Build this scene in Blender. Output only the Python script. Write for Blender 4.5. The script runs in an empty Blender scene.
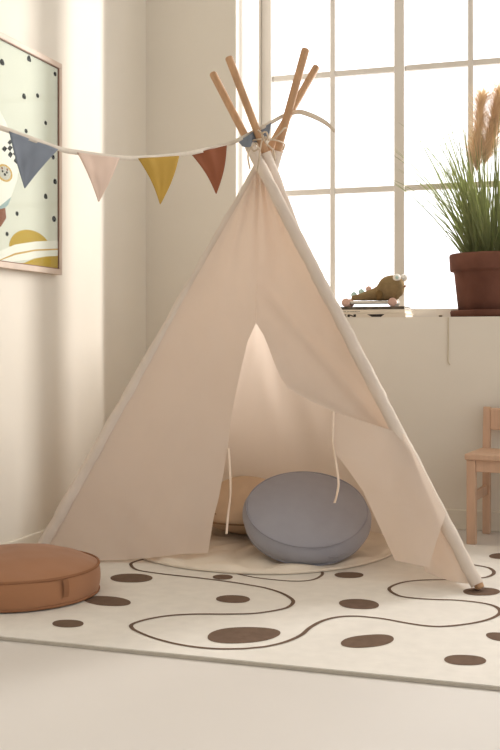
import bpy, bmesh, math, random
from mathutils import Vector, Matrix, noise

random.seed(7)
scn = bpy.context.scene
COL = scn.collection

# ------------------------------------------------------------------ camera calibration
H = .62; FOC = 1042.; CX = 250.; HY = 341.
YAW = math.atan(340 / FOC)
CF = Vector((-math.sin(YAW), math.cos(YAW), 0)); CR = Vector((math.cos(YAW), math.sin(YAW), 0)); CO = Vector((0, 0, H))
def ray(x, y): return CF + CR * ((x - CX) / FOC) + Vector((0, 0, (HY - y) / FOC))
def on_z(x, y, z=0.0):
    d = ray(x, y); return CO + d * ((z - H) / d.z)
def on_y(x, y, Y):
    d = ray(x, y); return CO + d * (Y / d.y)
def on_x(x, y, X):
    d = ray(x, y); return CO + d * (X / d.x)
def to_px(p):
    v = Vector(p) - CO; dep = v.dot(CF); return CX + FOC * v.dot(CR) / dep, HY - FOC * v.z / dep

cam_d = bpy.data.cameras.new('camera'); cam = bpy.data.objects.new('camera', cam_d); COL.objects.link(cam)
cam.location = CO; cam.rotation_euler = (math.pi / 2, 0, YAW)
cam_d.sensor_fit = 'VERTICAL'; cam_d.sensor_height = 36; cam_d.lens = FOC / 750 * 36
cam_d.shift_y = -(375 - HY) / 750; cam_d.clip_start = .05
scn.camera = cam

# ------------------------------------------------------------------ materials
def srgb(r, g, b):
    def f(c):
        c /= 255.
        return c / 12.92 if c <= .04045 else ((c + .055) / 1.055) ** 2.4
    return (f(r), f(g), f(b), 1)
def mat(name, col, rough=.8, var=.06, scale=12., bump=0., bump_scale=200., trans=0., spec=.3, stretch=None, col2=None, tcol=None, sheen=0., noise_detail=4.):
    m = bpy.data.materials.new(name); m.use_nodes = True
    nt = m.node_tree; N = nt.nodes; Lk = nt.links
    b = N['Principled BSDF']; out = N['Material Output']
    b.inputs['Roughness'].default_value = rough
    b.inputs['Specular IOR Level'].default_value = spec
    if sheen: b.inputs['Sheen Weight'].default_value = sheen
    tc = N.new('ShaderNodeTexCoord'); mp = N.new('ShaderNodeMapping')
    Lk.new(tc.outputs['Object'], mp.inputs['Vector'])
    if stretch: mp.inputs['Scale'].default_value = stretch
    nz = N.new('ShaderNodeTexNoise'); nz.inputs['Scale'].default_value = scale; nz.inputs['Detail'].default_value = noise_detail
    Lk.new(mp.outputs['Vector'], nz.inputs['Vector'])
    rp = N.new('ShaderNodeValToRGB'); rp.color_ramp.elements[0].position = .3; rp.color_ramp.elements[1].position = .7
    c2 = col2 or tuple(c * (1 - 2 * var) for c in col[:3]) + (1,)
    rp.color_ramp.elements[0].color = c2; rp.color_ramp.elements[1].color = col
    Lk.new(nz.outputs['Fac'], rp.inputs['Fac']); Lk.new(rp.outputs['Color'], b.inputs['Base Color'])
    if bump:
        n2 = N.new('ShaderNodeTexNoise'); n2.inputs['Scale'].default_value = bump_scale; n2.inputs['Detail'].default_value = 3
        Lk.new(mp.outputs['Vector'], n2.inputs['Vector'])
        bp = N.new('ShaderNodeBump'); bp.inputs['Strength'].default_value = bump; bp.inputs['Distance'].default_value = .002
        Lk.new(n2.outputs['Fac'], bp.inputs['Height']); Lk.new(bp.outputs['Normal'], b.inputs['Normal'])
    if trans:
        t = N.new('ShaderNodeBsdfTranslucent'); mx = N.new('ShaderNodeMixShader'); mx.inputs['Fac'].default_value = trans
        t.inputs['Color'].default_value = tcol or col
        Lk.new(b.outputs['BSDF'], mx.inputs[1]); Lk.new(t.outputs['BSDF'], mx.inputs[2]); Lk.new(mx.outputs['Shader'], out.inputs['Surface'])
    return m

M = {}
M['wall'] = mat('wall_paint', srgb(229, 222, 210), .9, .02, 3, .08, 60, spec=.15)
M['ceil'] = mat('ceiling_paint', srgb(236, 231, 222), .9, .02, 3)
M['floor'] = mat('floor_paint', srgb(218, 213, 207), .45, .02, 2, .05, 30, spec=.35)
M['base'] = mat('baseboard_paint', srgb(226, 218, 203), .6, .02, 6)
M['winframe'] = mat('window_paint', srgb(220, 214, 206), .5, .02, 6)
M['canvas'] = mat('canvas_cloth', srgb(239, 229, 219), .95, .03, 6, .35, 500, trans=.47, tcol=srgb(246, 229, 214), spec=.1, noise_detail=6)
M['sleeve'] = mat('canvas_sleeve', srgb(236, 224, 212), .95, .05, 14, .35, 500, trans=.15, tcol=srgb(240, 218, 200), spec=.1)
M['wood'] = mat('pole_wood', srgb(200, 160, 124), .55, .12, 8, .1, 60, stretch=(6, 6, .6))
M['chairwood'] = mat('chair_wood', srgb(212, 178, 152), .5, .07, 9, .08, 60, stretch=(6, 6, .8))
M['framewood'] = mat('frame_wood', srgb(214, 194, 176), .5, .1, 14, stretch=(8, 1, 1))
M['rug'] = mat('rug_pile', srgb(231, 226, 218), .98, .03, 30, .35, 700, spec=.05)
M['rugspot'] = mat('rug_brown', srgb(124, 104, 90), .98, .08, 60, .4, 700, spec=.05)
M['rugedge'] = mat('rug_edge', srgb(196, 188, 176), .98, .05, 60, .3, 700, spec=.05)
M['pouf'] = mat('pouf_suede', srgb(170, 124, 92), .85, .05, 7, .2, 400, sheen=.2, spec=.15)
M['poufpipe'] = mat('pouf_piping', srgb(154, 110, 80), .85, .05, 20)
M['grey'] = mat('cushion_grey', srgb(163, 162, 170), .95, .03, 20, .3, 700, sheen=.2, spec=.1)
M['greypipe'] = mat('cushion_grey_piping', srgb(158, 157, 165), .95, .03, 20)
M['beige'] = mat('cushion_beige', srgb(216, 192, 166), .95, .05, 12, .3, 500, spec=.1)
M['beigepipe'] = mat('cushion_beige_piping', srgb(160, 132, 104), .95, .05, 12)
M['matcloth'] = mat('mat_cloth', srgb(236, 225, 210), .95, .04, 10, .3, 500, spec=.1)
M['blue'] = mat('pennant_blue', srgb(142, 149, 160), .9, .06, 14, .3, 500, trans=.12)
M['blush'] = mat('pennant_blush', srgb(236, 214, 198), .9, .04, 14, .3, 500, trans=.2)
M['mustard'] = mat('pennant_mustard', srgb(196, 160, 78), .9, .06, 14, .3, 500, trans=.15)
M['rust'] = mat('pennant_rust', srgb(152, 94, 66), .9, .06, 14, .3, 500, trans=.12)
M['tape'] = mat('ribbon_tape', srgb(236, 226, 212), .9, .05, 80, .3, 600, trans=.15)
M['cord'] = mat('cotton_cord', srgb(214, 196, 174), .9, .08, 80)
M['tie'] = mat('tie_tape', srgb(238, 218, 200), .9, .04, 40)
M['terra'] = mat('terracotta', srgb(124, 86, 72), .9, .12, 9, .5, 70, col2=srgb(98, 66, 55), spec=.1, noise_detail=8)
M['soil'] = mat('soil', srgb(60, 46, 36), .95, .2, 40, .8, 80)
M['grass'] = mat('grass_blade', srgb(128, 130, 92), .6, .15, 20, col2=srgb(96, 104, 70), trans=.3, tcol=srgb(160, 168, 104))
M['plume'] = mat('plume', srgb(242, 224, 198), .9, .1, 20, trans=.4, tcol=srgb(236, 206, 160))
M['knit'] = mat('toy_knit', srgb(150, 128, 94), .95, .1, 60, .8, 300, spec=.05)
M['knitdark'] = mat('toy_knit_dark', srgb(124, 100, 66), .95, .1, 60, .8, 300, spec=.05)
M['mint'] = mat('toy_mint', srgb(190, 214, 206), .9, .05, 60)
M['toypink'] = mat('toy_pink', srgb(222, 184, 168), .7, .05, 60)
M['white'] = mat('white_felt', srgb(240, 236, 228), .85, .02, 40)
M['toyboard'] = mat('toy_board', srgb(238, 230, 216), .6, .03, 30)
M['paper'] = mat('book_paper', srgb(236, 228, 214), .85, .05, 60, stretch=(1, 1, 30))
M['cover'] = mat('book_cover_cream', srgb(226, 214, 198), .6, .03, 20)
M['coverdark'] = mat('book_cover_dark', srgb(120, 108, 94), .6, .3, 40, col2=srgb(60, 54, 46))
M['ink'] = mat('ink_dark', srgb(58, 52, 48), .7, .05, 30)
M['inkgrey'] = mat('ink_grey', srgb(150, 140, 128), .7, .05, 30)
M['print'] = mat('print_paper', srgb(216, 216, 207), .7, .01, 4)
M['printwhite'] = mat('print_white', srgb(236, 234, 229), .7, .01, 4)
M['printyellow'] = mat('print_yellow', srgb(188, 156, 48), .7, .03, 10)
M['printblue'] = mat('print_blue', srgb(160, 180, 184), .7, .05, 20)
M['printbrown'] = mat('print_brown', srgb(142, 88, 64), .7, .08, 20)
M['printgold'] = mat('print_gold', srgb(206, 170, 100), .7, .05, 20)
M['printgrey'] = mat('print_grey', srgb(196, 192, 184), .7, .05, 20)
M['black'] = mat('print_black', srgb(20, 18, 17), .7, .05, 20)
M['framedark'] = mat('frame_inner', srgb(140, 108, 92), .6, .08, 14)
M['cable'] = mat('cable', srgb(206, 194, 172), .7, .03, 20)
M['clip'] = mat('clip_dark', srgb(110, 96, 76), .7, .03, 20)

def glass(name, refl=.05, tint=(1, 1, 1, 1)):
    m = bpy.data.materials.new(name); m.use_nodes = True
    nt = m.node_tree; N = nt.nodes
    N.remove(N['Principled BSDF'])
    t = N.new('ShaderNodeBsdfTransparent'); t.inputs['Color'].default_value = tint
    g = N.new('ShaderNodeBsdfGlossy'); g.inputs['Roughness'].default_value = .03
    mx = N.new('ShaderNodeMixShader'); mx.inputs['Fac'].default_value = refl
    nt.links.new(t.outputs[0], mx.inputs[1]); nt.links.new(g.outputs[0], mx.inputs[2])
    nt.links.new(mx.outputs[0], N['Material Output'].inputs['Surface'])
    return m
M['pane'] = glass('window_glass', .04)
M['pictureglass'] = glass('picture_glass', .012, (.97, .98, .96, 1))

# ------------------------------------------------------------------ mesh helpers
class MB:
    def __init__(s): s.v = []; s.f = []; s.mi = []
    def add(s, v, f, mi=0):
        o = len(s.v); s.v += [Vector(p) for p in v]
        for q in f: s.f.append(tuple(o + i for i in q)); s.mi.append(mi)
    def box(s, a, b, mi=0):
        x0, y0, z0 = a; x1, y1, z1 = b
        s.add([(x0, y0, z0), (x1, y0, z0), (x1, y1, z0), (x0, y1, z0), (x0, y0, z1), (x1, y0, z1), (x1, y1, z1), (x0, y1, z1)],
              [(3, 2, 1, 0), (4, 5, 6, 7), (0, 1, 5, 4), (1, 2, 6, 5), (2, 3, 7, 6), (3, 0, 4, 7)], mi)
    def tube(s, pts, r, n=10, cap=True, mi=0, squash=1.0):
        pts = [Vector(p) for p in pts]; k = len(pts)
        if not isinstance(r, (list, tuple)): r = [r] * k
        rings = []; up = None
        for i in range(k):
            t = (pts[min(i + 1, k - 1)] - pts[max(i - 1, 0)]).normalized()
            if up is None:
                up = Vector((0, 0, 1)) if abs(t.z) < .9 else Vector((0, 1, 0))
            a = (up - t * up.dot(t)).normalized(); b = t.cross(a); up = a
            rings.append([pts[i] + (a * math.cos(2 * math.pi * j / n) + b * math.sin(2 * math.pi * j / n) * squash) * r[i] for j in range(n)])
        v = [p for q in rings for p in q]
        f = [(i * n + j, i * n + (j + 1) % n, (i + 1) * n + (j + 1) % n, (i + 1) * n + j) for i in range(k - 1) for j in range(n)]
        if cap: f += [tuple(range(n - 1, -1, -1)), tuple((k - 1) * n + j for j in range(n))]
        s.add(v, f, mi)
    def lathe(s, prof, n=48, mi=0, c=(0, 0, 0), closed=True):
        k = len(prof); v = []
        for (r, z) in prof:
            for j in range(n):
                a = 2 * math.pi * j / n; v.append((c[0] + max(r, 1e-5) * math.cos(a), c[1] + max(r, 1e-5) * math.sin(a), c[2] + z))
        f = [(i * n + j, i * n + (j + 1) % n, (i + 1) * n + (j + 1) % n, (i + 1) * n + j) for i in range(k - 1) for j in range(n)]
        s.add(v, f, mi)
    def poly(s, pts, mi=0): s.add(pts, [tuple(range(len(pts)))], mi)
    def grid(s, rows, mi=0):
        a = len(rows); b = len(rows[0])
        s.add([p for r in rows for p in r], [(i * b + j, i * b + j + 1, (i + 1) * b + j + 1, (i + 1) * b + j) for i in range(a - 1) for j in range(b - 1)], mi)
    def build(s, name, mats, parent=None, smooth=True, bevel=0, subsurf=0, solid=0, merge=0, angle=None):
        me = bpy.data.meshes.new(name)
        off = parent_loc(parent)
        me.from_pydata([p - off for p in s.v], [], s.f)
        if not isinstance(mats, (list, tuple)): mats = [mats]
        for m in mats: me.materials.append(m)
        for p, k in zip(me.polygons, s.mi): p.material_index = k; p.use_smooth = smooth
        me.update()
        if merge:
            bm = bmesh.new(); bm.from_mesh(me); bmesh.ops.remove_doubles(bm, verts=bm.verts, dist=merge); bm.to_mesh(me); bm.free()
        o = bpy.data.objects.new(name, me); COL.objects.link(o)
        if parent: o.parent = parent
        if solid:
            md = o.modifiers.new('solid', 'SOLIDIFY'); md.thickness = solid; md.offset = 0
        if bevel:
            md = o.modifiers.new('bevel', 'BEVEL'); md.width = bevel; md.segments = 2; md.limit_method = 'ANGLE'; md.angle_limit = math.radians(40)
        if subsurf:
            md = o.modifiers.new('sub', 'SUBSURF'); md.levels = subsurf; md.render_levels = subsurf
        return o
def parent_loc(p):
    v = Vector((0, 0, 0))
    while p is not None:
        v = v + Vector(p.location); p = p.parent
    return v
def thing(name, label, cat, loc=(0, 0, 0), group=None):
    o = bpy.data.objects.new(name, None); COL.objects.link(o); o.location = loc; o.empty_display_size = .05
    return tag(o, label, cat, group)
def tag(o, label, cat, group=None):
    o['label'] = label; o['category'] = cat
    if group: o['group'] = group
    return o
def struct(o): o['kind'] = 'structure'; return o
def lerp(a, b, t): return a + (b - a) * t
def path(pts, t):
    """point on a polyline, t in 0..1 by arc length (2-D or 3-D tuples)"""
    L = [0]
    for a, b in zip(pts, pts[1:]): L.append(L[-1] + math.dist(a, b))
    d = max(0, min(1, t)) * L[-1]
    for i in range(len(pts) - 1):
        if d <= L[i + 1] or i == len(pts) - 2:
            k = (d - L[i]) / max(1e-9, L[i + 1] - L[i]); return tuple(lerp(a, b, k) for a, b in zip(pts[i], pts[i + 1]))
def smooth_path(pts, n):
    """Catmull-Rom through points"""
    P = [Vector(p) for p in pts]; out = []
    for i in range(len(P) - 1):
        p0 = P[max(i - 1, 0)]; p1 = P[i]; p2 = P[i + 1]; p3 = P[min(i + 2, len(P) - 1)]
        for k in range(n):
            t = k / n
            out.append(.5 * ((2 * p1) + (p2 - p0) * t + (2 * p0 - 5 * p1 + 4 * p2 - p3) * t * t + (3 * p1 - p0 - 3 * p2 + p3) * t ** 3))
    out.append(P[-1]); return out

# ------------------------------------------------------------------ room
XL = -1.53; YB = 3.475; ZC = 2.75; XR = 2.6; YF = -1.2
SILL = .70; WX0 = -1.186; YG = 3.79; WX1 = 1.35; WTOP = 2.5
b = MB(); b.box((XL - .1, YF, -.1), (XR, YB + .4, 0)); struct(b.build('floor', M['floor'], smooth=False))
b = MB(); b.box((XL - .1, YF, ZC), (XR, YB + .4, ZC + .1)); struct(b.build('ceiling', M['ceil'], smooth=False))
b = MB(); b.box((XL - .1, YF, 0), (XL, YB + .4, ZC)); struct(b.build('wall_left', M['wall'], smooth=False))
b = MB()
b.box((XL, YB, 0), (XR, YB + .4, SILL))
b.box((XL, YB, SILL), (WX0, YB + .4, ZC)); b.box((WX1, YB, SILL), (XR, YB + .4, ZC)); b.box((WX0, YB, WTOP), (WX1, YB + .4, ZC))
struct(b.build('wall_back', M['wall'], smooth=False))
b = MB(); b.box((XL, YF, 0), (XL + .012, YB, .066)); struct(b.build('baseboard_left', M['base'], smooth=False, bevel=.003))
b = MB(); b.box((XL + .012, YB - .012, 0), (XR, YB, .066)); struct(b.build('baseboard_back', M['base'], smooth=False, bevel=.003))

# window: three casements
win = bpy.data.objects.new('window_1', None); COL.objects.link(win); win.location = (WX0, YG, SILL); struct(win); win.empty_display_size = .05
ZR = .737; XI0 = -1.146; CW = .468; MW = .038
b = MB()
b.box((WX0, YG - .02, SILL), (XI0, YG + .05, WTOP)); b.box((XI0, YG - .02, SILL), (WX1, YG + .05, ZR)); b.box((XI0, YG - .02, WTOP - .04), (WX1, YG + .05, WTOP))
xs = []
x = XI0
for k in range(5):
    xs.append((x, x + CW)); b.box((x + CW, YG - .025, ZR), (x + CW + MW, YG + .05, WTOP - .04)); x += CW + MW
b.build('window_frame', M['winframe'], win, smooth=False, bevel=.004)
for (x0, x1) in xs:
    b = MB(); xm = (x0 + x1) / 2
    b.box((xm - .010, YG - .004, ZR), (xm + .010, YG + .022, WTOP - .04))
    for k in range(1, 4):
        z = .742 + .437 * k; b.box((x0, YG - .002, z - .0105), (x1, YG + .02, z + .0105))
    b.build('glazing_bar', M['winframe'], win, smooth=False, bevel=.003)
    b = MB(); b.box((x0, YG + .008, ZR), (x1, YG + .011, WTOP - .04)); b.build('window_pane', M['pane'], win, smooth=False)

# ------------------------------------------------------------------ rug
RZ = .008
rug_y0 = on_z(250, 661, RZ).y
RX0, RX1, RY1 = XL + .016, 1.15, 3.185
b = MB()
n = 40
b.box((RX0, rug_y0, 0.0005), (RX1, RY1, RZ), 0)
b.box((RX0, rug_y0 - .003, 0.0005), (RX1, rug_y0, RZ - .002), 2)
ZT = RZ + .0006
def blob(x, y, hw, hh, tilt=0, sq=2.2, skew=0):
    pts = []
    for k in range(40):
        a = 2 * math.pi * k / 40; c, s_ = math.cos(a), math.sin(a)
        u = hw * abs(c) ** (2 / sq) * (1 if c > 0 else -1); v = hh * abs(s_) ** (2 / sq) * (1 if s_ > 0 else -1)
        v *= 1 + skew * u / hw
        w = 1 + .04 * noise.noise(Vector((x + c, y + s_, 0)))
        pts.append(on_z(x + u * w, y + (v + tilt * u) * w, ZT))
    pts.reverse(); b.poly(pts, 1)
for a in [(131.4, 578, 21, 4.4), (107.5, 601, 23.5, 4.8, .06), (68, 623.5, 15.8, 3.8), (222.7, 577, 10, 2.5), (233, 599, 17, 3.9, .02),
          (244, 635, 36.5, 8, -.05, 2.2, -.1), (349, 575, 14.5, 3), (359, 604, 20, 5, .05), (367.5, 641, 26.5, 6.4, -.08), (465.3, 660, 21.2, 5.2, .03),
          (502, 637, 16, 4.2, .12), (481.5, 591.5, 18.5, 4), (503, 556, 14, 3), (560, 600, 20, 5), (590, 640, 22, 6), (30, 590, 20, 4), (-30, 640, 24, 6)]:
    blob(*a)
def stripe(px, w):
    P = smooth_path([on_z(x, y, ZT + .0002) for x, y in px], 8); V = []
    n = len(P)
    for i, p in enumerate(P):
        t = (P[min(i + 1, n - 1)] - P[max(i - 1, 0)]).normalized(); s_ = Vector((-t.y, t.x, 0))
        ww = w * (1 + .35 * noise.noise(p * 4))
        V += [p + s_ * ww / 2, p - s_ * ww / 2]
    b.add(V, [(2 * i, 2 * i + 1, 2 * i + 3, 2 * i + 2) for i in range(n - 1)], 1)
stripe([(200, 556), (165, 557), (145, 559), (133.6, 562), (131, 565), (138, 570), (164, 574), (196, 577.5), (228, 581.5), (252, 585.3), (268, 588.5), (283, 593.6), (293, 600.5), (289, 606.5), (277, 610),
        (255, 613.2), (228, 614), (196, 614), (170, 615.4), (148, 619), (133.6, 623.4), (131.4, 627), (138.4, 631.8), (157.6, 639), (183, 645), (212, 648.4), (240, 648.6),
        (255, 647.5), (268, 646), (286, 641.6), (301, 635), (310, 627.5), (322, 621), (337, 617), (355, 616), (372, 617.3), (385.6, 619), (409, 623.3), (430, 626), (448, 626), (474, 622.8), (492, 618),
        (500, 612.5), (496, 606.7), (482, 602.8), (456, 600), (435, 599.4), (414, 598), (398.6, 595.5), (389.5, 590), (392, 586), (404, 582), (422, 580), (450, 579.5), (480, 578), (491, 575.5), (494, 572), (489.6, 568), (479, 565.6), (462, 563)], .0095)
stripe([(230, 572), (250, 576.5), (268, 579), (292, 581), (310, 580.2), (320, 576.5), (322, 572), (312, 566)], .008)
rug = b.build('rug', [M['rug'], M['rugspot'], M['rugedge']], smooth=False)
tag(rug, 'large cream rug with brown blobs and meandering brown outlines covering the floor', 'rug')

# ------------------------------------------------------------------ teepee
FT = {'FL': on_z(33.5, 562, RZ), 'FR': on_z(480.5, 591, RZ)}
def on_ground_line(x0, k, y0, Y):
    y = 480.
    while y < 600:
        p = on_z(x0 + k * (y - y0), y, RZ)
        if p.y <= Y: return p
        y += .05
FT['BR'] = on_ground_line(229, .383, 58, 3.24); FT['BL'] = on_ground_line(306, -.276, 50, 3.24)
TIPPX = {'FL': (317, 66), 'FR': (212.5, 73), 'BR': (228.3, 56.3), 'BL': (306, 48)}
YM = {'FR': 2.875, 'BR': 2.89, 'BL': 2.93, 'FL': 2.975}
DIR = {}; TIP = {}
for k in FT:
    fp = to_px(FT[k]); tp = TIPPX[k]; s_ = (150 - tp[1]) / (fp[1] - tp[1])
    mid = on_y(lerp(tp[0], fp[0], s_), 150, YM[k])
    d = mid - FT[k]
    lo, hi = 1., 2.
    for _ in range(60):
        m_ = (lo + hi) / 2
        if to_px(FT[k] + d * m_)[1] > tp[1]: lo = m_
        else: hi = m_
    TIP[k] = FT[k] + d * lo; DIR[k] = (TIP[k] - FT[k]).normalized()
def pole_z(k, z): return FT[k] + (TIP[k] - FT[k]) * ((z - FT[k].z) / (TIP[k].z - FT[k].z))
def pole_py(k, y):
    lo, hi = 0., 1.
    for _ in range(50):
        m_ = (lo + hi) / 2
        if to_px(FT[k].lerp(TIP[k], m_))[1] > y: lo = m_
        else: hi = m_
    return FT[k].lerp(TIP[k], lo)
for k in FT: print('POLE', k, [round(c, 3) for c in FT[k]], [round(c, 3) for c in TIP[k]], round((TIP[k] - FT[k]).length, 3))

TC = Vector((-.9, 2.93, RZ))
tent = thing('teepee_tent', 'cream canvas teepee play tent on four wooden poles standing on the cream rug', 'tent', TC)
PR = .0114; SR = .0168
for k in ('FL', 'FR', 'BL', 'BR'):
    b = MB(); p0, p1 = FT[k], TIP[k]; d = DIR[k]
    p0 = p0 + Vector((0, 0, .006))
    L = (p1 - p0).length
    b.tube([p0, p0 + d * .004, p0.lerp(p1, .5), p1 - d * .006, p1 - d * .002, p1], [PR * .85, PR, PR, PR, PR * .85, PR * .5], 16)
    b.build('pole', M['wood'], tent)
SLTOP = {'FL': 168, 'FR': 146, 'BL': 150, 'BR': 152.5}
SLBOT = {'FL': .03, 'FR': .014, 'BL': .03, 'BR': .03}
def sleeve(k):
    top = pole_py(k, SLTOP[k]); bot = pole_z(k, FT[k].z + SLBOT[k])
    b = MB(); n = 16; K = 90; rings = []
    d = (top - bot).normalized(); a0 = Vector((0, -1, 0)); a0 = (a0 - d * a0.dot(d)).normalized(); b0 = d.cross(a0)
    for i in range(K + 1):
        t = i / K; c = bot.lerp(top, t); ring = []
        for j in range(n):
            an = 2 * math.pi * j / n
            r = SR * (1 + .16 * noise.noise(Vector((t * 22, math.cos(an) * .8, math.sin(an) * .8 + hash(k) % 7 * 0))) + .09 * noise.noise(Vector((t * 75, math.cos(an) * 1.5, math.sin(an) * 1.5))))
            if t > .97: r *= 1 + .06 * (t - .97) / .03
            ring.append(c + (a0 * math.cos(an) + b0 * math.sin(an)) * r)
        rings.append(ring + [ring[0]])
    b.grid(rings)
    return b.build('pole_sleeve', M['sleeve'], tent, merge=1e-5)
for k in FT: sleeve(k)

# front plane through both front feet and the crossing
apex = (pole_py('FL', 168) + pole_py('FR', 168)) / 2 + Vector((0, .012, 0))
PN = (FT['FR'] - FT['FL']).cross(apex - FT['FL']).normalized()
def on_front(x, y, push=0.):
    d = ray(x, y); t = (apex - CO).dot(PN) / d.dot(PN)
    return CO + d * (t + push)
def sleeve_px(k, y):
    p = to_px(pole_py(k, y)); return p
def crinkle(x, y, seed=0, amp=.004, a=1.0):
    v = Vector((x * .018 + y * .006, (y - x * .3) * .006, seed))
    w = Vector((x * .06 + y * .03, y * .012, seed + 5))
    u = Vector((x * .035 - y * .03, x * .006 + y * .008, seed + 9))
    return 1.5 * amp * (noise.noise(v) * 1.6 + .4 * noise.noise(w) + .55 * noise.noise(u))
def cloth(name, Lp, Rp, rows, cols, push, m, seed, amp=.004, hem=None, label=None):
    R_ = []
    for i in range(rows + 1):
        t = i / rows; l = Lp(t); r = Rp(t); row = []
        for j in range(cols + 1):
            s_ = j / cols; x = lerp(l[0], r[0], s_); y = lerp(l[1], r[1], s_)
            if hem: x, y = hem(s_, t, x, y)
            pl = .007 * math.sin((x - 258) / max(12, y - 150) * 34 + seed) * math.exp(-max(0, y - 168) / 70.) if seed < 3 else 0
            q = on_front(x, y, push(s_, t, x, y) + pl + crinkle(x, y, seed, amp) * math.sin(math.pi * min(1, max(0, s_))) ** .5)
            if q.z < RZ + .003: q = on_z(x, y, RZ + .003)
            row.append(q)
        R_.append(row)
    b = MB(); b.grid(R_)
    o = b.build(name, m, tent)
    if label: o['label'] = label
    return o
FLl = lambda y: to_px(pole_py('FL', y))
# left front panel
FLpath = [FLl(y) for y in (168, 240, 320, 400, 480, 530, 556)]
slitL = [(259.5, 168), (257.5, 240), (256, 323), (247.6, 341.6), (241, 369), (236.4, 389.6), (231, 418), (228.4, 442), (224, 470), (219, 497), (213.6, 518), (210, 540), (208, 553)]
def ypath(pts, y):
    for a, c in zip(pts, pts[1:]):
        if y <= c[1]: k = (y - a[1]) / max(1e-6, c[1] - a[1]); return (lerp(a[0], c[0], k), y)
    return pts[-1]
def L1(t): return (FLl(lerp(168, 558, t)))
def R1(t): return ypath(slitL, lerp(168, 553, t))
cloth('front_left_panel', L1, R1, 140, 90,
      lambda s_, t, x, y: .004 + .012 * math.sin(math.pi * s_) * t + .085 * s_ ** 1.5 * max(0, (t - .4) / .6) ** 2 + .010 * math.exp(-((x - 262 + (y - 178) * .04) / 5.) ** 2) * max(0, 1 - t * 2),
      M['canvas'], 1, .005, hem=lambda s_, t, x, y: (x, y + max(0, t - .8) * 5 * 4.5 * math.sin(math.pi * min(1, s_ * 1.15)) * (1 if s_ < .87 else 1)))
# right front panel (upper, ends along the folded hem)
slitR = [(259.5, 168), (257.5, 240), (256, 323), (263.6, 335), (270, 351), (274.8, 364), (281, 378), (289, 389), (302, 396.5), (318, 404.5), (334, 412), (352, 418.5), (372, 425), (396, 432.5)]
FRp = [to_px(pole_py('FR', y)) for y in (160, 200, 260, 320, 380, 436)]
cloth('front_right_panel', lambda t: path(slitR, t), lambda t: path(FRp, .035 + .965 * t ** .92), 120, 50,
      lambda s_, t, x, y: .004 + .02 * math.sin(math.pi * s_) * math.sin(math.pi * t) - .03 * math.exp(-(s_ * 9) ** 2) * math.exp(-((t - .72) / .16) ** 2)
      + .014 * math.exp(-((x - 300 - (y - 330) * .85) / 9.) ** 2) * (1 if y > 300 else max(0, (y - 270) / 30)),
      M['canvas'], 2, .005)
# folded back flap wrapped in front of the right sleeve
fL = [(333, 411.5), (333.2, 440), (336, 454), (349, 471), (363, 491), (379, 526), (395, 560.5)]
fR = [(404.5, 434.5), (420, 463), (434, 490), (446, 513.5), (437, 540), (429, 567.5)]
cloth('folded_flap', lambda t: path(fL, t), lambda t: path(fR, t), 80, 50,
      lambda s_, t, x, y: -.012 - .022 * s_ - .012 * math.sin(math.pi * s_) + .02 * (1 - s_) * t ** 2,
      M['canvas'], 3, .005, label='loose door flap folded back over the right pole')
# lower corner left under the flap
cL = [(402, 455), (408, 520), (425, 571)]
cR = [to_px(pole_py('FR', y)) for y in (455, 520, 584)]
cloth('corner_panel', lambda t: path(cL, t), lambda t: path(cR, t), 40, 24,
      lambda s_, t, x, y: .008 + .03 * (1 - s_) * t + .012 * math.sin(math.pi * s_ * 2) * t, M['canvas'], 4, .006,
      hem=lambda s_, t, x, y: (x, y + 3.5 * math.sin(math.pi * s_) * t))
# seam strips along hem of folded flap and top fold
b = MB(); P = [on_front(x, y, -.018) for x, y in smooth_path([(334, 412.2, 0), (352, 418.6, 0), (372, 425, 0), (398, 433.3, 0), (404, 435.2, 0)], 6) for x, y in [(x, y)]] if False else []
def hemline(pts, push, r=.0014):
    b = MB(); b.tube([on_front(x, y, push) for x, y in pts], r, 6); return b.build('hem_seam', M['sleeve'], tent)
# back and side panels, straight between poles
def panel(name, ka, kb, z0, z1, bul, seed, z1b=None):
    A = (FT['FL'] + FT['FR'] + FT['BL'] + FT['BR']) / 4
    R_ = []
    for i in range(61):
        z = lerp(z0, z1, i / 60); pa = pole_z(ka, z); pb = pole_z(kb, z); row = []
        out = ((pa + pb) / 2 - Vector((A.x, A.y, z))); out.z = 0; out.normalize()
        for j in range(41):
            s_ = j / 40; p = pa.lerp(pb, s_)
            p = p + out * (bul * math.sin(math.pi * s_) + .006 * math.sin(math.pi * s_) * noise.noise(Vector((s_ * 5, z * 5, seed))) + .008 * math.sin(math.pi * s_) * noise.noise(Vector((s_ * 12, z * 1.5, seed + 3))))
            row.append(p)
        R_.append(row)
    b = MB(); b.grid(R_); return b.build(name, M['canvas'], tent)
panel('back_panel', 'BL', 'BR', RZ + .006, 1.13, -.01, 11)
panel('side_panel', 'FL', 'BL', RZ + .03, 1.13, -.006, 12)
panel('side_panel', 'FR', 'BR', RZ + .03, 1.13, -.006, 13)
# ties
def tie(px, push):
    b = MB(); P = smooth_path([on_front(x, y, q) for (x, y), q in zip(px, push)], 6); V = []
    for i, p in enumerate(P):
        an = .5 * math.sin(i * .35); s_ = Vector((math.cos(an), math.sin(an), 0)) * .0032
        V += [p - s_, p + s_]
    b.add(V, [(2 * i, 2 * i + 1, 2 * i + 3, 2 * i + 2) for i in range(len(P) - 1)])
    return b.build('tie_ribbon', M['tie'], tent, solid=.0012)
tie([(228.4, 448), (229.5, 462), (230.5, 492), (228, 515), (226.5, 534)], [.02, .015, .012, .015, .02])
tie([(333.6, 411), (333, 428), (332.8, 444), (336, 463), (338.5, 482), (337, 494), (334.5, 503)], [-.03] * 7)
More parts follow.
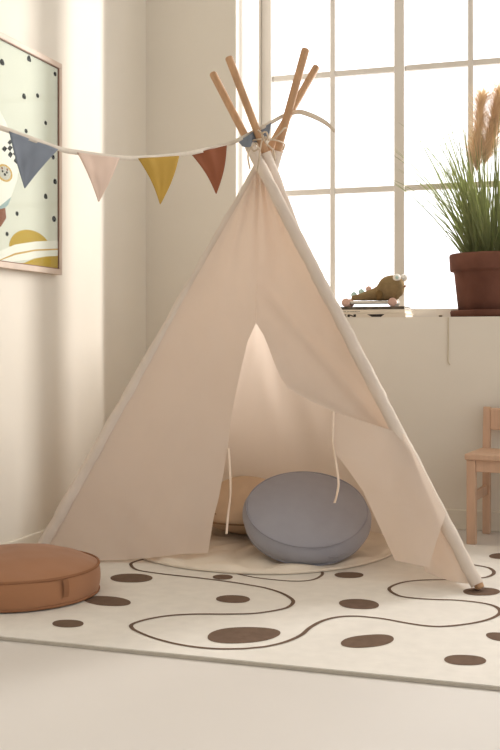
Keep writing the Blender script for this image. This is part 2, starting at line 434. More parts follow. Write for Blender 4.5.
# lacing cord round the crossing
def bundle(y):
    P = [pole_py(k, y) for k in FT]; c = sum(P, Vector()) / 4; return c
b = MB(); pts = []
for i in range(40):
    a = 2 * math.pi * i / 30; y = 146 - 3 * i / 40 + 1.5 * math.sin(a)
    c = bundle(y); xs_ = [pole_py(k, y) for k in FT]
    rx = (max(p.x for p in xs_) - min(p.x for p in xs_)) / 2 + .011; ry = (max(p.y for p in xs_) - min(p.y for p in xs_)) / 2 + .02
    cx_ = (max(p.x for p in xs_) + min(p.x for p in xs_)) / 2; cy_ = (max(p.y for p in xs_) + min(p.y for p in xs_)) / 2
    pts.append(Vector((cx_ + rx * math.cos(a), cy_ + ry * math.sin(a), c.z)))
b.tube(pts, .0026, 6)
def loop(px, Y): b.tube(smooth_path([on_y(x, y, Y + .012 * math.sin(i * 2.)) for i, (x, y) in enumerate(px)], 6), .0025, 6)
loop([(252, 147), (249, 151), (248, 158), (250, 169)], 2.815)
loop([(266, 137), (262, 141), (260, 150), (259, 160), (257, 172)], 2.81)
loop([(268, 140), (273, 139), (280, 133), (284, 128.5), (286, 128)], 2.815)
loop([(258, 130), (262, 134), (266, 143), (270, 147), (274, 152), (275, 160)], 2.812)
loop([(252, 147), (256, 143), (258, 148), (254, 151), (251, 147)], 2.81)
loop([(263, 139), (262, 134), (266, 132), (268, 137), (265, 141)], 2.812)
b.build('lacing_cord', M['cord'], tent)

# ------------------------------------------------------------------ quilted floor mat in the tent
mc = Vector((-.93, 2.975, RZ)); MRAD = .388
mat_t = thing('floor_mat', 'round cream quilted mat lying inside the tent opening', 'mat', mc)
R_ = []
NR, NA = 44, 144
for i in range(NR + 1):
    r = MRAD * i / NR; row = []
    for j in range(NA):
        a = 2 * math.pi * j / NA
        q = abs(math.sin(a * 6 + r * 12)) * abs(math.sin(a * 6 - r * 12))
        z = .008 + .011 * q ** .6 * min(1, r / .08) + .003 * noise.noise(Vector((r * math.cos(a) * 8, r * math.sin(a) * 8, 1)))
        k = max(0, (r - MRAD + .018) / .018); z = z * math.sqrt(max(0, 1 - k * k)) + .0015
        rr = r * (1 + .008 * math.sin(a * 5 + 1))
        row.append(mc + Vector((rr * math.cos(a), rr * math.sin(a), z)))
    R_.append(row + [row[0]])
b = MB(); b.grid(R_); b.build('quilted_top', M['matcloth'], mat_t, merge=1e-6)
b = MB(); b.tube([mc + Vector((MRAD * (1 + .008 * math.sin(a * 5 + 1)) * math.cos(a), MRAD * (1 + .008 * math.sin(a * 5 + 1)) * math.sin(a), .0055)) for a in [2 * math.pi * j / 120 for j in range(121)]], .0048, 8, cap=False)
b.build('edge_binding', M['matcloth'], mat_t, merge=1e-6)

# ------------------------------------------------------------------ cushions
def puck(R, hs, dome_t, dome_b, rnd, lump, seed, nr=26, na=96):
    """soft drum: R radius, hs straight side height, domes top and bottom; returns rows"""
    prof = []
    for i in range(nr + 1):
        u = i / nr; prof.append((R * u * .985, -dome_b * (1 - u ** 2.2)))
    for i in range(1, 10):
        u = i / 10; prof.append((R * (.985 + rnd * math.sin(math.pi * u)), hs * u))
    for i in range(nr + 1):
        u = 1 - i / nr; prof.append((R * u * .985, hs + dome_t * (1 - u ** 2.2)))
    rows = []
    for r, z in prof:
        row = []
        for j in range(na):
            a = 2 * math.pi * j / na; x, y = r * math.cos(a), r * math.sin(a)
            w = noise.noise(Vector((x * 9, y * 9, z * 6 + seed))) + .4 * noise.noise(Vector((x * 25, y * 25, z * 20 + seed)))
            k = 1 + lump * w / max(R, .01) * (.3 + r / R)
            row.append(Vector((x * k, y * k, z + lump * w * .8 * (0 if hs * .05 < z < hs * .95 else 1))))
        rows.append(row + [row[0]])
    return rows
def cushion(name, label, cat, loc, rot, R, hs, dt, db, rnd, m, mp, lump=.003, seed=0, both=True, pr=.003):
    o = thing(name, label, cat, loc); o.rotation_euler = rot
    def build(mb, nm, mm, par=o):
        me = bpy.data.meshes.new(nm); me.from_pydata([tuple(v) for v in mb.v], [], mb.f); me.materials.append(mm)
        for p in me.polygons: p.use_smooth = True
        bm = bmesh.new(); bm.from_mesh(me); bmesh.ops.remove_doubles(bm, verts=bm.verts, dist=1e-5); bm.to_mesh(me); bm.free()
        q = bpy.data.objects.new(nm, me); COL.objects.link(q); q.parent = par; return q
    b = MB(); b.grid(puck(R, hs, dt, db, rnd, lump, seed)); build(b, 'cushion_cover', m)
    for z in ((0, hs) if both else (hs,)):
        b = MB(); b.tube([Vector((R * .988 * math.cos(a), R * .988 * math.sin(a), z)) for a in [2 * math.pi * j / 96 for j in range(97)]], pr, 8, cap=False)
        build(b, 'piping', mp)
    return o, build
# brown pouf
pc = on_z(15.5, 592.5, RZ); 
pouf, bld = cushion('pouf', 'round tan brown floor pouf with piped edge at the front left of the rug', 'pouf', (pc.x, pc.y, RZ + .006), (0, 0, 0), .203, .062, .042, .002, .02, M['pouf'], M['poufpipe'], .004, 3, pr=.0035)
d = Vector((0, 0, 0)) - Vector((pc.x, pc.y, 0)); an = math.atan2(d.y, d.x) + math.radians(33)
b = MB()
for q in (0,):
    c, s_ = math.cos(an), math.sin(an); rr = .2055
    T = Vector((-s_, c, 0)); O = Vector((c, s_, 0))
    pts = [O * rr + Vector((0, 0, .058)) , O * (rr + .004) + Vector((0, 0, .045)), O * (rr + .0045) + Vector((0, 0, .030)), O * (rr + .001) + Vector((0, 0, .018))]
    V = []
    for p in pts: V += [p - T * .0075, p + T * .0075]
    b.add(V, [(2 * i, 2 * i + 1, 2 * i + 3, 2 * i + 2) for i in range(3)])
bld(b, 'side_tab', M['poufpipe'])
# grey blue cushion leaning back
tl = math.radians(28)
gc = on_y(307, 505, 2.80)
face = Vector((gc.x, gc.y, gc.z))
tilt = Matrix.Rotation(YAW * .4, 4, 'Z') @ Matrix.Rotation(math.radians(7), 4, 'Y') @ Matrix.Rotation(tl, 4, 'X')
nrm = tilt @ Vector((0, 0, 1))
HS = .062; base = face - nrm * (HS + .010)
grey, bldg = cushion('round_cushion', 'blue-grey round piped cushion tilted in the tent opening', 'cushion', base, tilt.to_euler(), .170, HS, .024, .020, .07, M['grey'], M['greypipe'], .003, 9, pr=.0024)
# zip on the rim of the grey cushion
b = MB(); b.tube([Vector((.1785 * math.cos(a), .1785 * math.sin(a), .03)) for a in [math.radians(-60 + 6 * j) for j in range(9)]], .0016, 6); bldg(b, 'zip', M['greypipe'])
# beige cushion behind, flat on the mat
bc = on_z(256, 531, RZ + .012)
beige, bldb = cushion('round_cushion', 'beige plump round cushion lying flat behind the blue-grey cushion', 'cushion', (bc.x, 3.055, RZ + .074), (0, 0, 0), .165, .026, .096, .052, .03, M['beige'], M['beigepipe'], .008, 21, pr=.0038)

# ------------------------------------------------------------------ bunting
def bunt(x, y):
    P0 = Vector((-.93, 2.86, 0)); P1 = Vector((-1.525, 1.57, 0)); t = (P1 - P0).normalized(); nn = Vector((-t.y, t.x, 0))
    d = ray(x, y); return CO + d * ((P0 - CO).dot(nn) / d.dot(nn))
bun = thing('bunting', 'cream ribbon bunting with blue, blush, mustard and rust pennants tied to the teepee poles', 'bunting', bunt(140, 158))
top = [(-240, 30), (-120, 82), (-60, 106), (0, 127.5), (25, 136.5), (60, 149), (78, 152.5), (117, 157.5), (140, 158), (178, 155), (205, 150)]
P3 = [bunt(x, y) for x, y in top]
# end at the wall
w0 = P3[1]; P3 = [p for p in P3 if p.x > XL + .006]
P3.insert(0, Vector((XL + .004, P3[0].y - .06, P3[0].z + .03)))
def near(k, x, y, dy): return on_y(x, y, pole_py(k, y).y + dy)
P3 += [near('FR', 226, 145.2, -.03), near('FR', 241, 138.5, -.036), near('BR', 254, 131.5, .018), near('BR', 264, 126.5, .024), near('BL', 284, 115.5, .020), near('BL', 296, 112.2, .012)]
tail = [near('BL', 303, 112.5, .0), near('BL', 315, 117, -.015), near('BL', 326, 123, -.02), near('BL', 335, 131, -.03)]
RB = smooth_path(P3 + tail, 8)
b = MB(); V = []
n = len(RB)
for i, p in enumerate(RB):
    k = .5 * noise.noise(Vector((i * .15, 2, 0))); u = Vector((0, k * .4, 1)).normalized() * .0062
    if i > n - 28:
        f = (i - (n - 28)) / 28; u = Vector((.3 * f, -.8 * f, 1 - .35 * f)).normalized() * .0072
    V += [p + u, p - u]
b.add(V, [(2 * i, 2 * i + 1, 2 * i + 3, 2 * i + 2) for i in range(n - 1)])
b.build('ribbon', M['tape'], bun, solid=.0012)
def pennant(l, r, tip, m, lab, curve=0, fwd=.002, fn=bunt):
    R_ = []
    for i in range(25):
        t = i / 24; row = []
        for j in range(17):
            s_ = j / 16; a = Vector(l).lerp(Vector(r), s_); p = a.lerp(Vector(tip), t * .985)
            bow = curve * math.sin(math.pi * t) * (1 - 0 * s_)
            q = fn(p.x + bow, p.y)
            q = q + Vector((.6, -.8, 0)) * (fwd + .006 * math.sin(math.pi * s_) * (1 - t) * noise.noise(Vector((l[0] + s_ * 3, t * 2, 0))) * 2 + .004 * math.sin(t * 3))
            row.append(q)
        R_.append(row)
    b = MB(); b.grid(R_); o = b.build('pennant', m, bun, solid=.0012); o['label'] = lab; return o
pennant((9, 131.5), (58, 149.5), (24.5, 189), M['blue'], 'blue-grey pennant nearest the picture', -1)
pennant((77, 152.5), (119.5, 158), (98.5, 202.5), M['blush'], 'pale blush pennant', 1)
pennant((138, 158.5), (179, 156), (160, 205), M['mustard'], 'mustard yellow pennant', 2)
pennant((191, 154), (226.5, 145.5), (216, 194.5), M['rust'], 'rust brown pennant', 2)
# last pennant bunched behind the front pole
def bunch(x, y):
    f = max(0, min(1, (x - 249) / 8))
    Y = lerp(pole_py('FR', 140).y - .034, pole_py('BR', 128).y + .022, f); return on_y(x, y, Y)
R_ = []
for i in range(13):
    t = i / 12; row = []
    for j in range(17):
        s_ = j / 16; x = lerp(238, 271, s_); y0 = lerp(140.5, 122.5, s_)
        bot = path([(238, 141), (242.5, 147), (250, 147), (258, 145), (265, 142.5), (268.5, 136), (271, 123)], s_)
        xx = lerp(x, bot[0], t); yy = lerp(y0, bot[1], t)
        row.append(bunch(xx, yy) + Vector((0, .004 * math.sin(s_ * 9), 0)))
    R_.append(row)
b = MB(); b.grid(R_); o = b.build('pennant', M['blue'], bun, solid=.0012); o['label'] = 'blue-grey pennant bunched up between the tent poles'

# ------------------------------------------------------------------ framed print on the left wall
XFc = XL + .022
pr_top = on_x(62.3, 64, XFc); FY1 = pr_top.y; FZ1 = pr_top.z; FZ0 = on_x(61.5, 275, XFc).z; FY0 = FY1 - .50; FW = .0165
pic = thing('picture_frame', 'framed nursery print with spots and yellow hills in thin wooden frame on left wall', 'picture', (XL, (FY0 + FY1) / 2, FZ0))
b = MB(); X0 = XL + .001
for (y0, y1, z0, z1) in ((FY0, FY1, FZ1 - FW, FZ1), (FY0, FY1, FZ0, FZ0 + FW), (FY0, FY0 + FW, FZ0 + FW, FZ1 - FW), (FY1 - FW, FY1, FZ0 + FW, FZ1 - FW)):
    b.box((X0, y0, z0), (XFc, y1, z1))
b.build('frame', M['framewood'], pic, smooth=False, bevel=.0015)
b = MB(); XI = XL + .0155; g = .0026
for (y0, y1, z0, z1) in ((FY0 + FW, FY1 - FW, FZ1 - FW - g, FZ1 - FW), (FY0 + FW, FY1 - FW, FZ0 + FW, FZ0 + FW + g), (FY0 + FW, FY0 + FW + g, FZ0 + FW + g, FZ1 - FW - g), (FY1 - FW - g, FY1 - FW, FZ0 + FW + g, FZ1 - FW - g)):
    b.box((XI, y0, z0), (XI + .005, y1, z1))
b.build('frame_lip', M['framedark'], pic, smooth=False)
XP = XL + .0165
b = MB(); b.box((X0, FY0 + FW, FZ0 + FW), (XP, FY1 - FW, FZ1 - FW), 0)
mats = [M['print'], M['black'], M['printyellow'], M['printwhite'], M['printgold'], M['printblue'], M['printbrown'], M['printgrey']]
yl0, yl1, zl0, zl1 = FY0 + FW + g, FY1 - FW - g, FZ0 + FW + g, FZ1 - FW - g
def art(pts, mi, lay):
    P = []
    for p in pts: P.append(Vector((XP + .0003 * lay, min(max(p[0], yl0), yl1), min(max(p[1], zl0), zl1))))
    nrm_ = sum(((P[i] - P[0]).cross(P[(i + 1) % len(P)] - P[0]) for i in range(1, len(P) - 1)), Vector())
    if nrm_.x < 0: P.reverse()
    b.poly(P, mi)
def apx(x, y):
    p = on_x(x, y, XP); return (p.y, p.z)
def disc(c, ry, rz, mi, lay, a0=0, a1=360, n=28, drop=0):
    pts = []
    for k in range(n):
        a = math.radians(lerp(a0, a1, k / (n if a1 - a0 >= 360 else n - 1)))
        pts.append((c[0] + ry * math.cos(a), c[1] + rz * math.sin(a) * (1 + drop * math.sin(a))))
    art(pts, mi, lay)
for (x, y, r, dr) in [(2, 63, 1.3, .3), (29, 60, 1.3, .5), (55, 74, 1, 0), (24, 97, 1.2, .3), (37.5, 95.6, 1, 0), (45.6, 123, .95, 0), (26, 131, .95, 0), (53, 157, 1.1, 0), (55, 182, 1.2, .2), (45.6, 197, 1.2, .3), (54, 219, 1.35, 0), (17, 213.6, .95, 0), (7, 234, .9, 0),
                      (-12, 80, 1, 0), (-20, 50, 1.2, .3), (-30, 100, 1, 0), (-26, 200, 1.2, 0)]:
    disc(apx(x, y), .0088 * r, .0066 * r, 1, 1, drop=dr)
# hills
def arcs(x0, x1, ybase, ytop, mi, lay):
    a = apx(x0, ybase); c = apx(x1, ybase); t_ = apx((x0 + x1) / 2, ytop)
    cy = (a[0] + c[0]) / 2; ry = abs(c[0] - a[0]) / 2; zb = (a[1] + c[1]) / 2
    pts = [(cy + ry * math.cos(math.radians(k * 6)), zb + (t_[1] - zb) * math.sin(math.radians(k * 6))) for k in range(31)]
    art(pts, mi, lay)
arcs(9, 51.5, 250, 230, 2, 1)
art([apx(x, y) for x, y in [(-30, 268), (-20, 262), (0, 251), (15, 244.5), (35, 241.5), (58, 240.5), (58, 259), (40, 258.5), (25, 260), (10, 264), (0, 266)]], 3, 2)
art([apx(x, y) for x, y in [(0, 262), (15, 255), (35, 251), (58, 250), (58, 248.6), (35, 249.4), (15, 253), (0, 259.5)]], 4, 3)
art([apx(x, y) for x, y in [(18, 269.5), (24, 263), (34, 258.5), (46, 256.5), (58, 256), (58, 270)]], 2, 3)
# rocket
rk = [(-30, 190), (-26, 150), (-14, 118), (-2, 108), (6, 122), (14, 148), (19, 165), (17, 180), (11, 197), (0, 206), (-14, 206)]
art([apx(x, y) for x, y in rk], 3, 1)
# chequered patch
q00, q10, q01, q11 = (1.5, 149), (10, 139.5), (16.5, 164), (22, 150)
def bil(u, v):
    return apx(lerp(lerp(q00[0], q10[0], u), lerp(q01[0], q11[0], u), v), lerp(lerp(q00[1], q10[1], u), lerp(q01[1], q11[1], u), v))
for i in range(3):
    for j in range(5):
        art([bil(i / 3, j / 5), bil((i + 1) / 3, j / 5), bil((i + 1) / 3, (j + 1) / 5), bil(i / 3, (j + 1) / 5)], 1 if (i + j) % 2 == 0 else 3, 2)
c0 = apx(4.5, 173)
disc(c0, .040, .0235, 4, 2); disc(c0, .031, .0182, 7, 3)
for dy, dz, r in ((-.012, .003, .004), (.010, .003, .004), (0, -.004, .005), (-.014, .011, .004), (.012, .011, .004)): disc((c0[0] + dy, c0[1] + dz), r * 1.2, r * .8, 1 if dz < .01 else 6, 4)
art([apx(x, y) for x, y in [(-14, 206), (0, 206), (11, 197), (8, 205), (2, 210), (-14, 214)]], 5, 2)
art([apx(x, y) for x, y in [(-14, 214), (0, 209), (5, 208), (6, 218), (1, 226), (-6, 232), (-14, 230)]], 6, 3)
b.build('print', mats, pic, smooth=False)
b = MB(); b.box((XL + .0186, yl0, zl0), (XL + .0192, yl1, zl1)); b.build('picture_glass', M['pictureglass'], pic, smooth=False)

# ------------------------------------------------------------------ books on the sill
YBK = 3.535
def book(px0, px1, z0, z1, dep, m, name, label, yoff=0, over=.002):
    a = on_y(px0, 310, YBK).x; c = on_y(px1, 310, YBK).x
    o = thing(name, label, 'book', ((a + c) / 2, YBK + dep / 2 + yoff, z0))
    b = MB(); y0 = YBK + yoff; y1 = y0 + dep; t = .0018
    b.box((a, y0, z0), (c, y1, z0 + t)); b.box((a, y0, z1 - t), (c, y1, z1)); b.box((a, y0, z0 + t), (c, y0 + t, z1 - t))
    b.build('cover', m, o, smooth=False, bevel=.0006)
    b = MB(); b.box((a + .003, y0 + t, z0 + t), (c - .003, y1 - .004, z1 - t)); b.build('pages', M['paper'], o, smooth=False)
    return o, a, c, y0
o, a, c, y0 = book(332, 405.5, SILL + .0003, SILL + .0150, .17, M['cover'], 'book', 'cream book with dark block lettering at the bottom of the sill stack')
zz0, zz1 = SILL + .0030, SILL + .0120
def sp(x, fz, Y=YBK - .0004): return Vector((on_y(x, 310, YBK).x, Y, lerp(zz0, zz1, fz)))
# dark block lettering and a dark slanted picture block
for nm, L in [('letter', [(340, 0), (340, 1), (346.5, 1), (346.5, .75), (342.5, .75), (342.5, .6), (346, .6), (346, .4), (342.5, .4), (342.5, .22), (346.5, .22), (346.5, 0)]),
          ('letter', [(347.5, 0), (347.5, 1), (349.7, 1), (353.5, .45), (353.5, 1), (356, 1), (356, 0), (353.8, 0), (349.8, .55), (349.8, 0)]),
          ('cover_picture', [(367, 1), (384.5, 1), (381, .0), (372, .0)])]:
    b = MB(); b.poly([sp(x, f) for x, f in reversed(L)]); b.build(nm, M['ink'], o.children[0], smooth=False)
o, a, c, y0 = book(333, 404.5, SILL + .0153, SILL + .0285, .165, M['cover'], 'book', 'pale book with fine grey spine text, middle of the sill stack', .002)
b = MB(); zz0, zz1 = SILL + .020, SILL + .0235
xx = 342.
random.seed(3)
while xx < 360:
    w = random.choice((.5, .7, .9)); P = [sp(xx, 0, y0 - .0004), sp(xx + w, 0, y0 - .0004), sp(xx + w, 1, y0 - .0004), sp(xx, 1, y0 - .0004)]; b.poly(P); xx += w + (.35 if random.random() > .2 else 1)
q = b.build('spine_text', M['inkgrey'], o.children[0], smooth=False)
o, a, c, y0 = book(336, 404, SILL + .0288, SILL + .0385, .16, M['coverdark'], 'book', 'mottled dark book on top of the stack beneath the pull toy', .003)
BTOP = SILL + .0385

# ------------------------------------------------------------------ pull-along toy
YT = 3.60
def tp(x, y): return on_y(x, y, YT)
s0 = tp(348, 301); s1 = tp(394, 301)
toy = thing('pull_toy', 'olive knitted dinosaur on a white wheeled board on top of the books', 'toy', (lerp(s0.x, s1.x, .5), YT, BTOP))
WR = .0155
zc = BTOP + WR
for x in (s0.x, s1.x):
    for sy in (-1, 1):
        b = MB(); yy = YT + sy * .032
        prof = [(0, -.006), (WR * .8, -.006), (WR * .96, -.004), (WR, 0), (WR * .96, .004), (WR * .8, .006), (0, .006)]
        b.lathe(prof, 28)
        b.v = [Vector((x + v.x, yy + v.z, zc + v.y)) for v in b.v]
        b.build('wheel', M['toypink'] if sy < 0 or x == s0.x else M['white'], toy)
b = MB(); b.box((s0.x - .004, YT - .024, zc - .004), (s1.x + .012, YT + .024, zc + .006)); b.build('board', M['toyboard'], toy, smooth=False, bevel=.002)
for x in (s0.x, s1.x):
    b = MB(); b.tube([(x, YT - .032, zc), (x, YT + .032, zc)], .0035, 8); b.build('axle', M['toyboard'], toy)
# body silhouette (pixel crop coordinates -> metres)
def cp(cx_, cy_): return tp(335 + cx_ / 6.25, 265 + cy_ / 6.25)
prof = [(103, 205, 212), (112, 192, 217), (150, 184, 218), (200, 165, 218), (240, 148, 218), (265, 132, 218), (285, 100, 218), (310, 78, 218), (345, 67, 218), (375, 66, 216), (400, 72, 205), (420, 92, 188), (430, 115, 165), (433, 130, 145)]
P = smooth_path([(float(q[0]), float(q[1]), float(q[2])) for q in prof], 4)
b = MB(); rings = []
for k, q in enumerate(P):
    tp_ = cp(q.x, q.y); bt = cp(q.x, q.z + (7 if q.z > 205 else 0)); c = (tp_ + bt) / 2; hz = max(.001, (tp_.z - bt.z) / 2); wy = min(.036, hz * .95 + .004)
    if k < 3: wy *= .4 + .3 * k / 2
    rings.append([Vector((c.x, YT + wy * math.cos(2 * math.pi * j / 24), c.z + hz * math.sin(2 * math.pi * j / 24))) for j in range(25)])
b.grid(rings)
for e in (rings[0], rings[-1]): b.poly(e[:-1])
b.v = [v + Vector((0, 0, .0015 + .0012 * noise.noise(v * 60))) for v in b.v]
b.build('body', M['knit'], toy, merge=1e-6)
def ball(c, r, m, nm, sc=(1, 1, 1), lab=None, par=None):
    b = MB(); b.lathe([(r * math.sin(math.pi * i / 12), -r * math.cos(math.pi * i / 12)) for i in range(13)], 20)
    b.v = [Vector((c.x + v.x * sc[0], c.y + v.y * sc[1], c.z + v.z * sc[2])) for v in b.v]
    o = b.build(nm, m, par or toy, merge=1e-6)
    if lab: o['label'] = lab
    return o
e1 = cp(393, 82); eye_ = ball(Vector((e1.x, YT - .022, e1.z)), .0135, M['white'], 'eye'); ball(Vector((e1.x + .002, YT - .033, e1.z)), .0062, M['mint'], 'pupil', (1, .5, 1), par=eye_)
e2 = cp(424, 78); ball(Vector((e2.x, YT + .018, e2.z)), .0135, M['white'], 'eye')
for (cx_, cy_, m) in ((118, 186, 'mint'), (165, 168, 'mint'), (210, 150, 'toypink')):
    p = cp(cx_, cy_); ball(Vector((p.x, YT, p.z)), .0105, M[m], 'back_spike', (1, .6, 1))
p = cp(290, 190); ball(Vector((p.x, YT - .040, p.z)), .0135, M['knitdark'], 'arm', (.95, .5, 1.25))
p = cp(438, 135); b = MB(); b.tube([Vector((p.x - .012, YT - .004, p.z - .004)), Vector((p.x, YT - .004, p.z + .001)), Vector((p.x + .006, YT - .004, p.z + .003))], [.004, .0032, .0015], 8); b.build('beak', M['printbrown'], toy)

# ------------------------------------------------------------------ potted grass
PCY = YB + .150
pcx = on_y(494, 316, PCY).x
pot = thing('potted_grass', 'terracotta pot of tall green grass with tan plumes on the window sill', 'plant', (pcx, PCY, SILL))
pc3 = (pcx, PCY, SILL)
b = MB(); b.lathe([(0, .0005), (.138, .0005), (.145, .004), (.147, .018), (.143, .024), (.136, .024), (.130, .012), (0, .010)], 72, c=pc3); b.build('saucer', M['terra'], pot)
b = MB(); prof = [(0, .011), (.116, .011), (.119, .013), (.134, .150), (.1355, .155), (.146, .157), (.148, .163), (.1495, .208), (.147, .214), (.139, .214), (.136, .20), (.130, .185)]
b.lathe(prof, 80, c=pc3)
for v in b.v:
    r = Vector((v.x - pcx, v.y - PCY, 0)); k = .0014 * noise.noise(v * 30) + .0008 * noise.noise(v * 90)
    if r.length > .01: v += r.normalized() * k
b.build('pot', M['terra'], pot)
b = MB(); b.lathe([(.134, .19), (.08, .197), (0, .2)], 40, c=pc3); b.build('soil', M['soil'], pot)
random.seed(11)
b = MB()
def blade(base, tipv, bend, w, K=9):
    V = []; side = Vector((random.uniform(-1, 1), random.uniform(-.4, .4), 0)).normalized()
    for i in range(K + 1):
        t = i / K; p = base.lerp(tipv, t) + Vector((0, 0, bend)) * math.sin(math.pi * t * .9) * 1.0
        ww = w * (1 - t ** 1.8) + .0003; V += [p - side * ww, p + side * ww]
    b.add(V, [(2 * i, 2 * i + 1, 2 * i + 3, 2 * i + 2) for i in range(K)])
B0 = Vector((pcx, PCY, SILL + .195))
for k in range(330):
    a = random.uniform(0, 2 * math.pi); rr = .085 * math.sqrt(random.random())
    base = B0 + Vector((rr * math.cos(a), rr * math.sin(a), 0))
    Lh = random.triangular(.16, .60, .36); lean = random.triangular(0, .46, .06) * (Lh / .4)
    a2 = a + random.uniform(-.7, .7)
    d = Vector((math.cos(a2) * lean, math.sin(a2) * lean * .45, Lh * (1 - lean * .5)))
    if base.y + d.y > YG - .035: d.y = YG - .035 - base.y
    blade(base, base + d, .03 * lean / .1 * .5, random.uniform(.0012, .0026))
for (x, y, x0, bd) in [(430, 202, 478, .05), (441, 116, 484, .03), (449, 152, 480, .03), (433, 200, 474, .045), (436, 215, 472, .04), (430, 232, 470, .05), (428, 239, 468, .06), (425, 240, 466, .05), (460, 112, 482, .02), (452, 165, 478, .03), (443, 178, 476, .03), (436, 228, 470, .04), (455, 140, 480, .02)]:
    t_ = on_y(x, y, PCY - .02); b0 = on_y(x0, 255, PCY - .03); b0.z = B0.z
    blade(b0, t_, bd, .0034, 14)
b.build('grass_blades', M['grass'], pot)
def plume(axis, Lw, nst, seed):
    random.seed(seed); b = MB(); A = smooth_path(axis, 10); n = len(A)
    for k in range(nst):
        t = random.random(); i = int(t * .8 * (n - 1)); p = A[i]; tg = (A[min(i + 1, n - 1)] - A[max(i - 1, 0)]).normalized()
        a = random.uniform(0, 2 * math.pi); o1 = tg.orthogonal().normalized(); o2 = tg.cross(o1)
        out = (o1 * math.cos(a) + o2 * math.sin(a)); ln = random.uniform(.05, .105) * (1 - .35 * t); sp_ = Lw * random.uniform(.25, 1.1)
        midp = p + tg * ln * .55 + out * sp_ * .35
        tipv = p + tg * ln + out * sp_ - Vector((0, 0, .012 * random.random()))
        side = out.cross(tg).normalized(); w = .0009
        b.add([p - side * w, p + side * w, midp + side * w * .9, midp - side * w * .9, tipv + side * w * .35, tipv - side * w * .35], [(0, 1, 2, 3), (3, 2, 4, 5)])
    b.tube(A, [.0022] * n, 6)
    return b.build('plume', M['plume'], pot)
YPL = PCY - .03
plume([on_y(x, y, YPL) for x, y in [(477, 172), (477, 150), (480, 112), (484, 88)]], .058, 1900, 1)
plume([on_y(x, y, YPL + .02) for x, y in [(484, 165), (490, 140), (497, 108), (503, 78)]], .062, 2100, 2)
plume([on_y(x, y, YPL + .05) for x, y in [(512, 180), (516, 150), (524, 115), (534, 90)]], .040, 1500, 3)
b = MB()
for x0, pts in ((488, [(482, 215), (478, 172)]), (492, [(486, 205), (484, 165)]), (505, [(508, 215), (512, 180)])):
    b0 = on_y(x0, 255, YPL); b0.z = B0.z
    b.tube(smooth_path([b0] + [on_y(x, y, YPL + .01) for x, y in pts], 6), .002, 6)
b.build('plume_stems', M['grass'], pot)

# thin cable on the wall under the sill
cb = thing('wall_cable', 'thin cream cable hanging down the wall below the terracotta pot', 'cable', on_y(448, 340, YB - .002))
b = MB(); b.tube(smooth_path([on_y(x, y, YB - .003) for x, y in [(448.3, 317.5), (448.4, 330), (448.3, 345), (448, 358), (448.2, 362), (450, 365)]], 6), .0018, 8); b.build('cable_line', M['cable'], cb)
b = MB(); p = on_y(440.5, 315.6, YB + .010); b.tube([p - Vector((.006, 0, 0)), p - Vector((.004, 0, 0)), p + Vector((.004, 0, 0)), p + Vector((.006, 0, 0))], [.001, .0028, .0028, .001], 8, squash=.7)
clipo = b.build('window_stay', M['clip']); clipo.location = (0, 0, SILL + .0030 - p.z)
tag(clipo, 'tiny dark metal fitting on the sill edge left of the pot saucer', 'fitting')

# ------------------------------------------------------------------ child's chair
c0 = Vector((-.343, 3.232, 0)); c1 = Vector((-.316, 3.425, 0))
v_ = (c1 - c0); dep = v_.length; v_.normalize(); w_ = Vector((v_.y, -v_.x, 0)); CWd = .27
cc = c0 + v_ * dep / 2 + w_ * CWd / 2
chair = thing('childs_chair', 'small light wooden childs chair standing against the wall under the window', 'chair', (cc.x, cc.y, 0)); chair.rotation_euler = (0, 0, math.atan2(w_.y, w_.x))
def part(mb, nm, bev=.002, par=chair):
    me = bpy.data.meshes.new(nm); me.from_pydata([tuple(v) for v in mb.v], [], mb.f); me.materials.append(M['chairwood']); o = bpy.data.objects.new(nm, me); COL.objects.link(o); o.parent = par
    md = o.modifiers.new('bevel', 'BEVEL'); md.width = bev; md.segments = 2; return o
hx, hy = CWd / 2, dep / 2; LZ = .0008
for sx in (-1, 1):
    zf = RZ + .001 if True else LZ
    b = MB(); b.box((sx * hx - .0135, -hy - .0125, LZ), (sx * hx + .0135, -hy + .0125, .258)); part(b, 'leg')
    # rear leg runs on up to carry the backrest, raked a little
    b = MB(); a0 = sx * hx
    b.add([(a0 - .0115, hy - .012, LZ), (a0 + .0115, hy - .012, LZ), (a0 + .0115, hy + .012, LZ), (a0 - .0115, hy + .012, LZ), (a0 - .0115, hy - .012, .27), (a0 + .0115, hy - .012, .27), (a0 + .0115, hy + .012, .27), (a0 - .0115, hy + .012, .27),
           (a0 - .0115, hy + .000, .408), (a0 + .0115, hy + .000, .408), (a0 + .0115, hy + .018, .408), (a0 - .0115, hy + .018, .408)],
          [(3, 2, 1, 0), (0, 1, 5, 4), (1, 2, 6, 5), (2, 3, 7, 6), (3, 0, 4, 7), (4, 5, 9, 8), (5, 6, 10, 9), (6, 7, 11, 10), (7, 4, 8, 11), (8, 9, 10, 11)]); part(b, 'leg')
    b = MB(); b.box((sx * hx - .006, -hy + .0125, .128), (sx * hx + .006, hy - .012, .158)); part(b, 'stretcher')
    b = MB(); b.box((sx * hx - .006, -hy + .0125, .222), (sx * hx + .006, hy - .012, .258)); part(b, 'seat_rail')
b = MB(); b.box((-hx + .0135, -hy - .006, .222), (hx - .0135, -hy + .006, .258)); part(b, 'seat_rail')
b = MB(); b.box((-hx - .018, -hy - .02, .2585), (hx + .018, hy - .0125, .277)); part(b, 'seat', .004)
b = MB(); b.box((-hx + .0115, hy - .006, .335), (hx - .0115, hy + .010, .405)); part(b, 'backrest', .004)

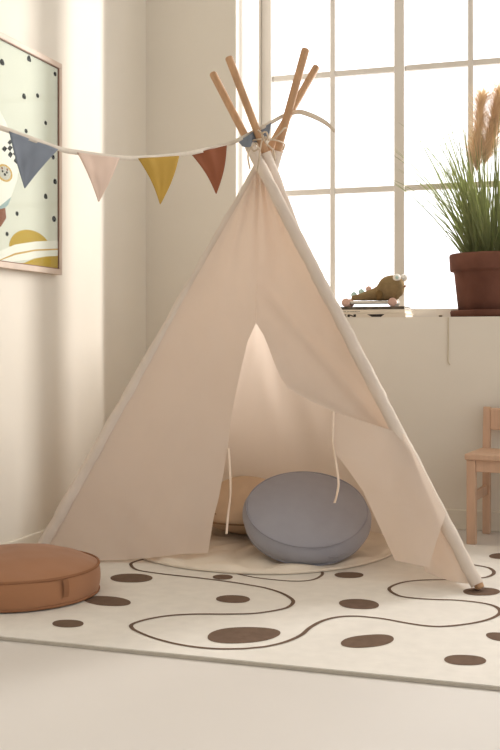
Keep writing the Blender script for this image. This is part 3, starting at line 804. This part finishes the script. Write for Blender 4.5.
# ------------------------------------------------------------------ light
w = bpy.data.worlds.new('sky'); scn.world = w; w.use_nodes = True
nt = w.node_tree; N = nt.nodes; bg = N['Background']
tc = N.new('ShaderNodeTexCoord'); sx = N.new('ShaderNodeSeparateXYZ'); nt.links.new(tc.outputs['Generated'], sx.inputs[0])
mr = N.new('ShaderNodeMapRange'); mr.inputs['From Min'].default_value = -.2; mr.inputs['From Max'].default_value = .55; mr.interpolation_type = 'SMOOTHSTEP'
nt.links.new(sx.outputs['Y'], mr.inputs['Value'])
mc_ = N.new('ShaderNodeMix'); mc_.data_type = 'RGBA'
nt.links.new(mr.outputs['Result'], mc_.inputs['Factor'])
mr2 = N.new('ShaderNodeMapRange'); mr2.inputs['From Min'].default_value = -.1; mr2.inputs['From Max'].default_value = .9; mr2.interpolation_type = 'SMOOTHSTEP'
nt.links.new(sx.outputs['X'], mr2.inputs['Value'])
ms_ = N.new('ShaderNodeMix'); ms_.data_type = 'RGBA'
nt.links.new(mr2.outputs['Result'], ms_.inputs['Factor'])
ms_.inputs['A'].default_value = (.52, .508, .495, 1); ms_.inputs['B'].default_value = (1.15, 1.14, 1.12, 1)
nt.links.new(ms_.outputs['Result'], mc_.inputs['A'])
mc_.inputs['B'].default_value = (2.1, 2.1, 2.14, 1)
nt.links.new(mc_.outputs['Result'], bg.inputs['Color']); bg.inputs['Strength'].default_value = 1.0

ld = bpy.data.lights.new('window_lamp', 'AREA'); lo = bpy.data.objects.new('window_lamp', ld); COL.objects.link(lo)
ld.shape = 'RECTANGLE'; ld.size = .11; ld.size_y = 2.6; ld.energy = 172; ld.color = (1, .98, .955)
lo.location = (.62, 5.33, 2.25)
lo.rotation_euler = (Vector((-1.2, 3.1, 1.0)) - lo.location).to_track_quat('-Z', 'Y').to_euler()

scn.view_settings.view_transform = 'Standard'; scn.view_settings.look = 'None'; scn.view_settings.exposure = 0; scn.view_settings.gamma = .94
scn.cycles.max_bounces = 8; scn.cycles.diffuse_bounces = 5; scn.cycles.transparent_max_bounces = 12
scn.cycles.sample_clamp_indirect = 4
